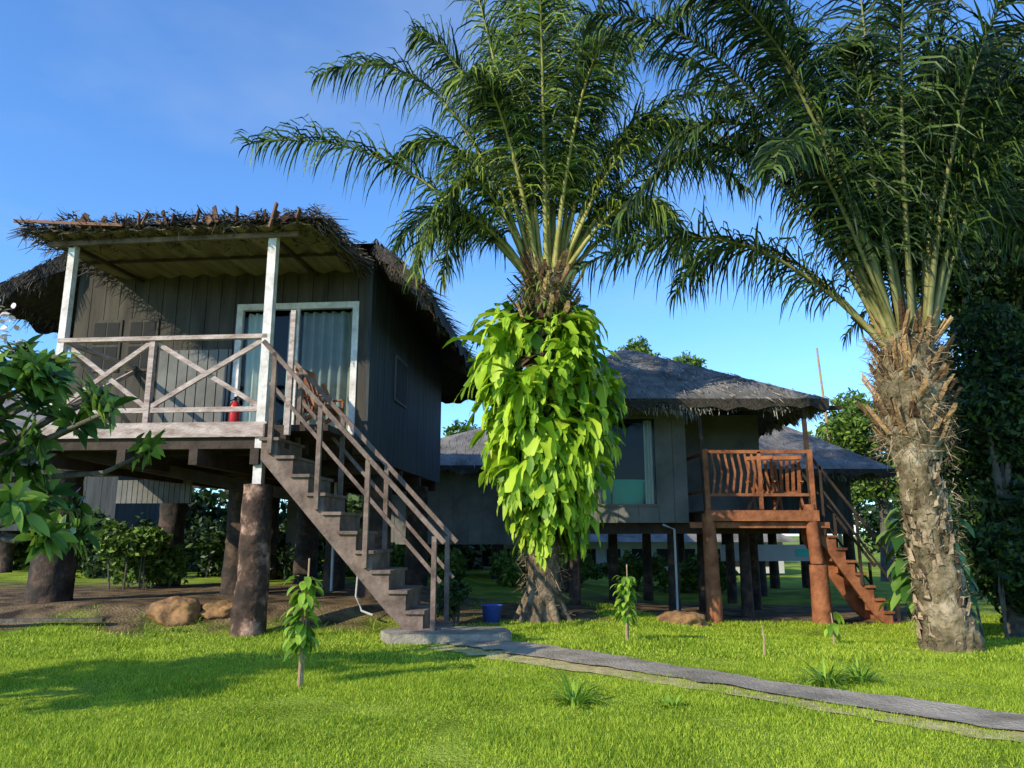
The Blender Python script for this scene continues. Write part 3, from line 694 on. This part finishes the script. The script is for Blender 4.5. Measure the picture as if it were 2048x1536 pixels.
P2 = empty('oil_palm_tree',(0,0,0)); qx,qy = 5.85,10.7
b = MB(); b.rough_trunk([(qx+.12,qy,-.3,.42),(qx+.1,qy,.15,.38),(qx+.06,qy,.7,.31),(qx+.0,qy,1.5,.26),(qx-.08,qy,2.4,.27),(qx-.1,qy,3.0,.36),(qx-.1,qy,3.5,.44),(qx-.05,qy,4.1,.36),(qx,qy,4.7,.2)],48,.045,.16,3.4,4)
b.obj('trunk','bark_g',P2,True)
b = MB(); boots(b,qx+.08,qy,.0,3.0,lambda t:.37-.12*t if t<.6 else .30-.02*t,260,.15,.11,.22,lambda t:-.17*t); b.obj('leaf_bases','boot',P2)
b = MB(); boots(b,qx-.08,qy,2.8,4.4,lambda t:.44-.1*t,200,.34,.12,.6); b.obj('crown_bases','boot_top',P2)
b = MB(); fibres(b,qx-.08,qy,2.6,4.4,.4,1600,.2); fibres(b,qx+.03,qy,0,2.6,.31,900,.1); b.obj('trunk_fibre','boot',P2)
lf,rc = MB(),MB(); O = Vector((qx-.02,qy,4.4))
for off,ctl in (((-4.9,-.2,.9),(-2.3,.2,2.6)),((-4.2,.6,1.9),(-2.2,.2,5.3)),((-3.0,1.8,1.2),(-1.8,1.0,3.0)),((-2.4,-1.6,1.8),(-1.7,-.9,3.8)),
    ((-3.8,-1.6,5.0),(-1.4,-.6,5.0)),((-4.8,-1.2,4.4),(-2.0,-.5,5.2)),((-2.6,-1.0,6.0),(-.9,-.3,4.6)),((-1.6,.6,6.8),(-.7,.2,4.4)),((-.6,-.8,7.0),(-.3,-.2,4)),((.5,.5,7.2),(.1,0,4)),((1.4,-.4,6.6),(.6,0,4.2)),
    ((2.6,.5,5.4),(1.2,.2,4.8)),((3.4,-.6,4.0),(1.6,-.2,4.4)),((3.0,1.4,2.0),(1.8,.7,3.6)),((-.5,-2.2,5.2),(-.3,-1,4.8)),((1.2,-2.0,4.6),(.6,-1,4.4)),((1.4,2.8,4),(.7,1.4,4.6)),((-1.6,2.8,4.4),(-.9,1.4,4.8)),
    ((-1.2,1.0,4.6),(-.9,.5,4.6)),((.9,1.0,4.4),(.7,.5,4.2)),((-3.4,.9,5.2),(-1.5,.4,4.8)),((2.2,-1.0,2.6),(1.3,-.6,3.8)),((-3.8,-2.2,4.2),(-1.6,-1,5.2)),((-1.0,-1.2,3.9),(-.8,-.7,4.2)),((.6,-1.0,3.8),(.5,-.6,4.0)),
    ((0,.8,5.6),(0,.4,3.6)),((.8,-.5,5.6),(.4,-.2,3.6)),((1.8,.4,4.6),(.9,.2,4.0)),((-2.0,-.4,5.0),(-1,-.2,4.0)),((2.6,1.6,3.4),(1.3,.8,4.2)),((-.4,1.4,3.6),(-.3,.8,3.6)),
    ((-3.4,-.3,2.9),(-1.8,-.1,4.6)),((2.4,-.8,4.6),(1.2,-.4,4.4)),((1.6,-1.2,3.4),(1,-.7,3.8)),((-4.2,-2.4,5.2),(-1.8,-1,5.2))):
    fr(O,off,ctl,n=112,L=.98,dr=1.35,w=.035,r0=.065,start=.17)
lf.obj('fronds','palm_d',P2); rc.obj('frond_stems','petiole_d',P2,True)
P3 = empty('oil_palm_tree',(0,0,0)); b = MB(); X3,Y3 = 11.4,16.6
b.rough_trunk([(X3,Y3,-.3,.34),(X3,Y3,2,.25),(X3-.1,Y3,5.5,.32),(X3-.1,Y3,6.4,.2)],24,.08,.12,3,8); b.obj('trunk','bark2',P3,True)
lf,rc = MB(),MB(); O = Vector((X3-.1,Y3,6.2))
for i in range(20):
    a = i*2.4; el = R.uniform(.1,1.0); r = 3.8*math.cos(el)
    fr(O,(r*math.cos(a),r*math.sin(a)*.8,4.8*math.sin(el)-.3),(r*.5*math.cos(a),r*.4*math.sin(a),2.2+2.6*el),n=80,L=1.0,dr=1.4,w=.04,r0=.05)
lf.obj('fronds','palm_d',P3); rc.obj('frond_stems','petiole_d',P3,True)

# ------------------------------------------------------------------ leafy trees
def cloud(name, blobs, n, size, m, parent=None):
    tot = sum(r[0]*r[1]*r[2] for _,r in blobs); Vs = []
    for c,r in blobs:
        k = int(n*(r[0]*r[1]*r[2])/tot)
        d = NR.normal(size=(k,3)); d /= np.linalg.norm(d,axis=1)[:,None]
        rad = NR.uniform(.45,1.0,k)**.6
        lump = 1+.18*np.sin(d[:,0]*7+c[0])+.18*np.sin(d[:,1]*8+c[1])+.18*np.sin(d[:,2]*7)
        p = np.array(c)+d*np.array(r)*(rad*lump)[:,None]
        u = NR.normal(size=(k,3)); u /= np.linalg.norm(u,axis=1)[:,None]
        v = np.cross(u,NR.normal(size=(k,3))); v /= np.linalg.norm(v,axis=1)[:,None]
        s = (size*NR.uniform(.6,1.4,k))[:,None]
        Q = np.stack([p-u*s,p-v*s*.45,p+u*s,p+v*s*.45],1); Vs.append(Q.reshape(-1,3))
    V = np.concatenate(Vs); return np_obj(name,V,len(V)//4,4,m,parent)
def tree(name, x,y,zt, blobs, n, size, m, r=.2):
    e = empty(name,(0,0,0)); b = MB(); z0 = gz(x,y)-.1
    b.tube([(x,y,z0),(x+.1,y,zt*.5),(x,y,zt)],[r*1.2,r*.8,r*.5],9,.05)
    for c,rr in blobs:
        b.tube([(x,y,zt*.75),((x+c[0])/2,(y+c[1])/2,(zt+c[2])/2),c],[r*.4,r*.25,r*.08],6)
    b.obj('trunk','bark2',e,True); cloud('crown',blobs,n,size,m,e); return e
def rb(cx,cy,cz_,sx,sy,sz,k,r0,r1):
    return [((cx+R.uniform(-sx,sx),cy+R.uniform(-sy,sy),cz_+R.uniform(-sz,sz)),(R.uniform(r0,r1),R.uniform(r0,r1),R.uniform(r0,r1)*.75)) for _ in range(k)]
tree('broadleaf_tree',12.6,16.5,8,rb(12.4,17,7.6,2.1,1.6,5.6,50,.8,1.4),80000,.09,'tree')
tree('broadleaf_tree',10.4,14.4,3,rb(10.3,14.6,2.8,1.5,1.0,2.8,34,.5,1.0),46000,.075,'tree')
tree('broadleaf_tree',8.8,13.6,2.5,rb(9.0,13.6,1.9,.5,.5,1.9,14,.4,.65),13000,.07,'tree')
tree('broadleaf_tree',6.8,35,8.5,rb(6.8,35,9.2,1.5,1,.8,11,.6,1.0),8000,.12,'tree_l',.25)
tree('broadleaf_tree',14.6,30,4,rb(15.0,30,4.8,2.0,1,1.8,18,.7,1.3),14000,.12,'tree_l',.25)
tree('broadleaf_tree',-2.3,40,5,rb(-2.3,40,6.6,1.2,1,.6,7,.5,.9),3500,.13,'tree_l',.25)
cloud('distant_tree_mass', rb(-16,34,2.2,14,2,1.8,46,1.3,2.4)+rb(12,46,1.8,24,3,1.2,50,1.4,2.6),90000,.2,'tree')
tree('broadleaf_tree',-8.3,4.8,2.4,rb(-8.1,5.0,2.9,1.0,.9,.6,9,.4,.7),3500,.09,'tree')
def shrub(bl,n,size,m):
    e = empty('garden_shrub',(0,0,0)); cloud('foliage',bl,n,size,m,e); b = MB()
    for c,r in bl: 
        z0 = gz(c[0],c[1])-.05; b.tube([(c[0],c[1],z0),(c[0]+R.uniform(-.1,.1),c[1],(z0+c[2])/2+.1),c],[.025,.02,.008],5)
    b.obj('stems','bark2',e)
shrub(rb(-8.3,17.2,1.1,.6,.5,.35,8,.3,.55),5500,.075,'tree_l')
shrub(rb(-1.0,13.4,.4,.15,.2,.25,5,.15,.25),1100,.05,'tree')
shrub(rb(7.6,13.3,1.2,.8,.5,.8,8,.3,.5),4500,.07,'tree')
shrub(rb(-1.5,23,.5,3.5,1,.3,13,.3,.7),10000,.09,'tree_l')
shrub(rb(-9.5,22,1.0,3.5,1,.6,16,.5,.9),14000,.09,'tree')
shrub(rb(5.5,25,.3,4.0,1,.3,12,.3,.7),9000,.09,'tree_l')

e = empty('philodendron_plant',(0,0,0)); b = MB()
for i in range(80):
    a = R.uniform(0,6.28); z = R.uniform(.5,1.9); rd = Vector((math.cos(a),math.sin(a),0)); sd = Vector((-math.sin(a),math.cos(a),0))
    b.leaf(Vector((6.1,11.3,z))+rd*.25,rd+Vector((0,0,R.uniform(-.2,.7))),sd,R.uniform(.35,.6),R.uniform(.16,.28),1.8,5,fold=.2,wav=.25)
b.obj('leaves','plum',e,True)

e = empty('plumeria_tree',(0,0,0)); b = MB(); lv = MB(); fl = MB()
T0 = Vector((-6.0,7.2,0)); b.tube([T0,(-5.9,7.2,.8),(-5.7,7.1,1.6)],[.13,.11,.09],10)
tips = []
def grow(p,d,l,r,dep):
    q = p+d*l*.5+Vector((0,0,.02)); s = p+d*l
    b.tube([p,q,s],[r,r*.85,r*.7],7)
    if dep == 0: tips.append((s,d)); return
    for _ in range(3 if dep>1 else 2):
        nd = (d+Vector((R.gauss(0,.55),R.gauss(0,.45),R.gauss(.15,.4)))).normalized(); grow(s,nd,l*R.uniform(.65,.85),r*.72,dep-1)
grow(Vector((-5.7,7.1,1.6)),Vector((.55,0,.6)).normalized(),.7,.055,3)
grow(Vector((-5.7,7.1,1.6)),Vector((.9,-.2,.2)).normalized(),.7,.05,2)
grow(Vector((-5.8,7.2,1.2)),Vector((.9,.1,.35)).normalized(),.7,.045,2)
ex = [(-3.62,2.62,.9,.1),(-3.5,2.3,.9,-.4),(-4.2,2.95,.5,.6),(-3.95,2.5,.7,.1),(-4.4,3.2,.2,.9),(-4.7,2.9,.2,.7),(-4.25,2.35,.8,.0),(-4.6,2.55,.4,.4),(-4.0,2.85,.6,.5),(-4.5,2.1,.7,-.2),(-4.85,3.35,.0,1),(-3.8,2.75,.6,.6),(-4.3,2.7,.4,.7)]
for X_,Z_,dx,dz in ex:
    Y_ = 7.0+R.uniform(-.3,.3); q = Vector((X_,Y_,Z_)); tips.append((q,Vector((dx,R.uniform(-.4,.2),dz))))
    b.tube([(-5.25,7.1,2.0+.2*(Z_-2.5)),(X_-.45,Y_,Z_-.22),q],[.04,.024,.016],6)
for s_,d in tips:
    for i in range(20):
        a = i*2.4; ax = d.normalized(); u = ax.cross(UP).normalized(); v = ax.cross(u)
        rd = (u*math.cos(a)+v*math.sin(a)); dd = rd+ax*R.uniform(-.1,.9)+Vector((0,0,.3))
        lv.leaf(s_-ax*R.uniform(0,.18),dd,ax.cross(dd),R.uniform(.16,.32),R.uniform(.07,.11),R.uniform(.3,1.1),5,fold=.2)
for c in ((-4.72,6.7,3.35),(-4.78,6.8,3.05),(-4.65,6.75,3.2),(-4.7,6.6,3.5)):
    for i in range(14):
        p = Vector(c)+Vector((R.gauss(0,.06),R.gauss(0,.06),R.gauss(0,.06))); fl.leaf(p,(R.gauss(0,1),R.gauss(0,1),R.uniform(0,1)),(R.gauss(0,1),R.gauss(0,1),0),.08,.05,.5,3)
b.obj('branches','bark2',e,True); lv.obj('leaves','plum',e,True); fl.obj('flowers','flower',e,True)

def sapling(x,y,h,n,ls,stake=True):
    z = gz(x,y); e = empty('garden_sapling',(x,y,z)); b = MB(); l = MB()
    b.tube([(0,0,-.05),(.01,0,h*.5),(-.01,0,h*.92)],[.02,.014,.006],6)
    if stake: b.tube([(.03,.02,-.05),(.035,.02,h*1.12)],[.009,.009],5)
    b.obj('stem','stick',e)
    for i in range(n):
        a = i*2.4+R.uniform(-.3,.3); t = R.uniform(.32,.97); rd = Vector((math.cos(a),math.sin(a),0)); sd = Vector((-math.sin(a),math.cos(a),0))
        l.leaf(Vector((0,0,h*t))+rd*R.uniform(.01,.1),rd+Vector((0,0,R.uniform(-.5,.6))),sd,ls*R.uniform(.7,1.2),ls*.42,1.6,4,fold=.2)
    l.obj('leaves','sapl',e,True)
sapling(-2.12,7.9,1.12,100,.18); sapling(1.62,11.1,.95,120,.15,True); sapling(3.2,10.0,.42,6,.08,False)
sapling(4.75,11.6,.5,9,.22,False)
def tuft(x,y,n,h,m='sapl',w=.025):
    z = gz(x,y); e = empty('grass_tuft',(x,y,z)); b = MB()
    for i in range(n):
        a = R.uniform(0,6.28); rd = Vector((math.cos(a),math.sin(a),0)); b.leaf(rd*R.uniform(0,.1),rd*R.uniform(.2,1.1)+UP,Vector((-rd.y,rd.x,0)),h*R.uniform(.5,1.2),w,1.4,4,fold=.2)
    b.obj('blades',m,e,True)
tuft(.56,7.15,70,.34,w=.022); tuft(3.2,8.1,90,.4,w=.02); tuft(3.6,8.2,70,.3,w=.02); tuft(1.4,7.0,40,.12); tuft(6.6,9.4,20,.4)
tuft(-5.3,12.3,16,.2,'plum')
for i in range(30):
    tuft(R.uniform(-9,-1.4),R.uniform(11.7,12.9),18,R.uniform(.08,.22),'sapl',.012)

def rock(x,y,sx,sy,sz,seed):
    import bmesh
    bm = bmesh.new(); bmesh.ops.create_icosphere(bm,subdivisions=4,radius=1)
    for v in bm.verts:
        q = v.co.normalized(); f = 1+.35*noise.noise(q*1.5+Vector((seed,0,0)))+.16*noise.noise(q*4+Vector((seed,3,0)))
        v.co = Vector((q.x*sx*f,q.y*sy*f,q.z*sz*f))
    me = bpy.data.meshes.new('boulder'); bm.to_mesh(me); bm.free(); me.polygons.foreach_set('use_smooth',[True]*len(me.polygons))
    o = bpy.data.objects.new('boulder',me); COL.objects.link(o); me.materials.append(M['rock']); o.location = (x,y,gz(x,y)+sz*.05)
for i,(x,y,a,c,d) in enumerate(((-5.5,12.9,.45,.35,.3),(-4.9,13.1,.35,.3,.16),(3.2,14.7,.5,.3,.22))):
    rock(x,y,a,c,d,i*3.1)
b = MB(); b.beam((-9.5,12.4,.14),(-6.5,12.45,.16),.12,.05); b.obj('wooden_plank','bark2')

# ------------------------------------------------------------------ light, sky, camera
EL = math.radians(27)
trav = Vector((.75,.66,0)).normalized()
sd = Vector((trav.x*math.cos(EL),trav.y*math.cos(EL),-math.sin(EL)))
sun = bpy.data.lights.new('sun','SUN'); sun.energy = 5.0; sun.angle = math.radians(.5); sun.color = (1,.9,.68)
so = bpy.data.objects.new('sun',sun); COL.objects.link(so); so.rotation_euler = sd.to_track_quat('-Z','Y').to_euler(); so.location = (-10,-10,12)
w = bpy.data.worlds.new('World'); scene.world = w; w.use_nodes = True; nt = w.node_tree; N = nt.nodes; L = nt.links
bg = N['Background']; sky = N.new('ShaderNodeTexSky'); sky.sky_type = 'NISHITA'; sky.sun_disc = False
sky.sun_elevation = EL; sky.sun_rotation = math.atan2(-trav.x,-trav.y); sky.air_density = 1.0; sky.dust_density = .2; sky.ozone_density = 3.0
ml = N.new('ShaderNodeMix'); ml.data_type = 'RGBA'; ml.blend_type = 'MULTIPLY'; ml.inputs[0].default_value = 1; ml.clamp_result = False
ml.inputs[7].default_value = (1.0,1.5,2.0,1)
L.new(sky.outputs[0], ml.inputs[6])
tc = N.new('ShaderNodeTexCoord'); mp = N.new('ShaderNodeMapping'); mp.inputs['Scale'].default_value = (1.6,1.6,4); L.new(tc.outputs['Generated'], mp.inputs[0])
nz = N.new('ShaderNodeTexNoise'); nz.inputs['Scale'].default_value = 1.3; nz.inputs['Detail'].default_value = 5; nz.inputs['Roughness'].default_value = .5; L.new(mp.outputs[0], nz.inputs['Vector'])
cr = N.new('ShaderNodeValToRGB'); cr.color_ramp.elements[0].position = .48; cr.color_ramp.elements[1].position = .8; cr.color_ramp.elements[1].color = (.3,.3,.3,1)
L.new(nz.outputs['Fac'], cr.inputs[0])
mc = N.new('ShaderNodeMix'); mc.data_type = 'RGBA'; mc.inputs[7].default_value = (4.6,5.4,6.6,1)
L.new(cr.outputs[0], mc.inputs[0]); L.new(ml.outputs[2], mc.inputs[6]); L.new(mc.outputs[2], bg.inputs['Color'])
bg.inputs['Strength'].default_value = .15
cam = bpy.data.cameras.new('camera'); co = bpy.data.objects.new('camera',cam); COL.objects.link(co)
cam.lens = 26.37; cam.sensor_width = 36; cam.clip_end = 2000; cam.clip_start = .05
co.location = (0,0,1.5); co.rotation_euler = (math.radians(90+11.3),0,0); scene.camera = co
scene.view_settings.view_transform = 'Standard'; scene.view_settings.look = 'None'; scene.view_settings.exposure = 0
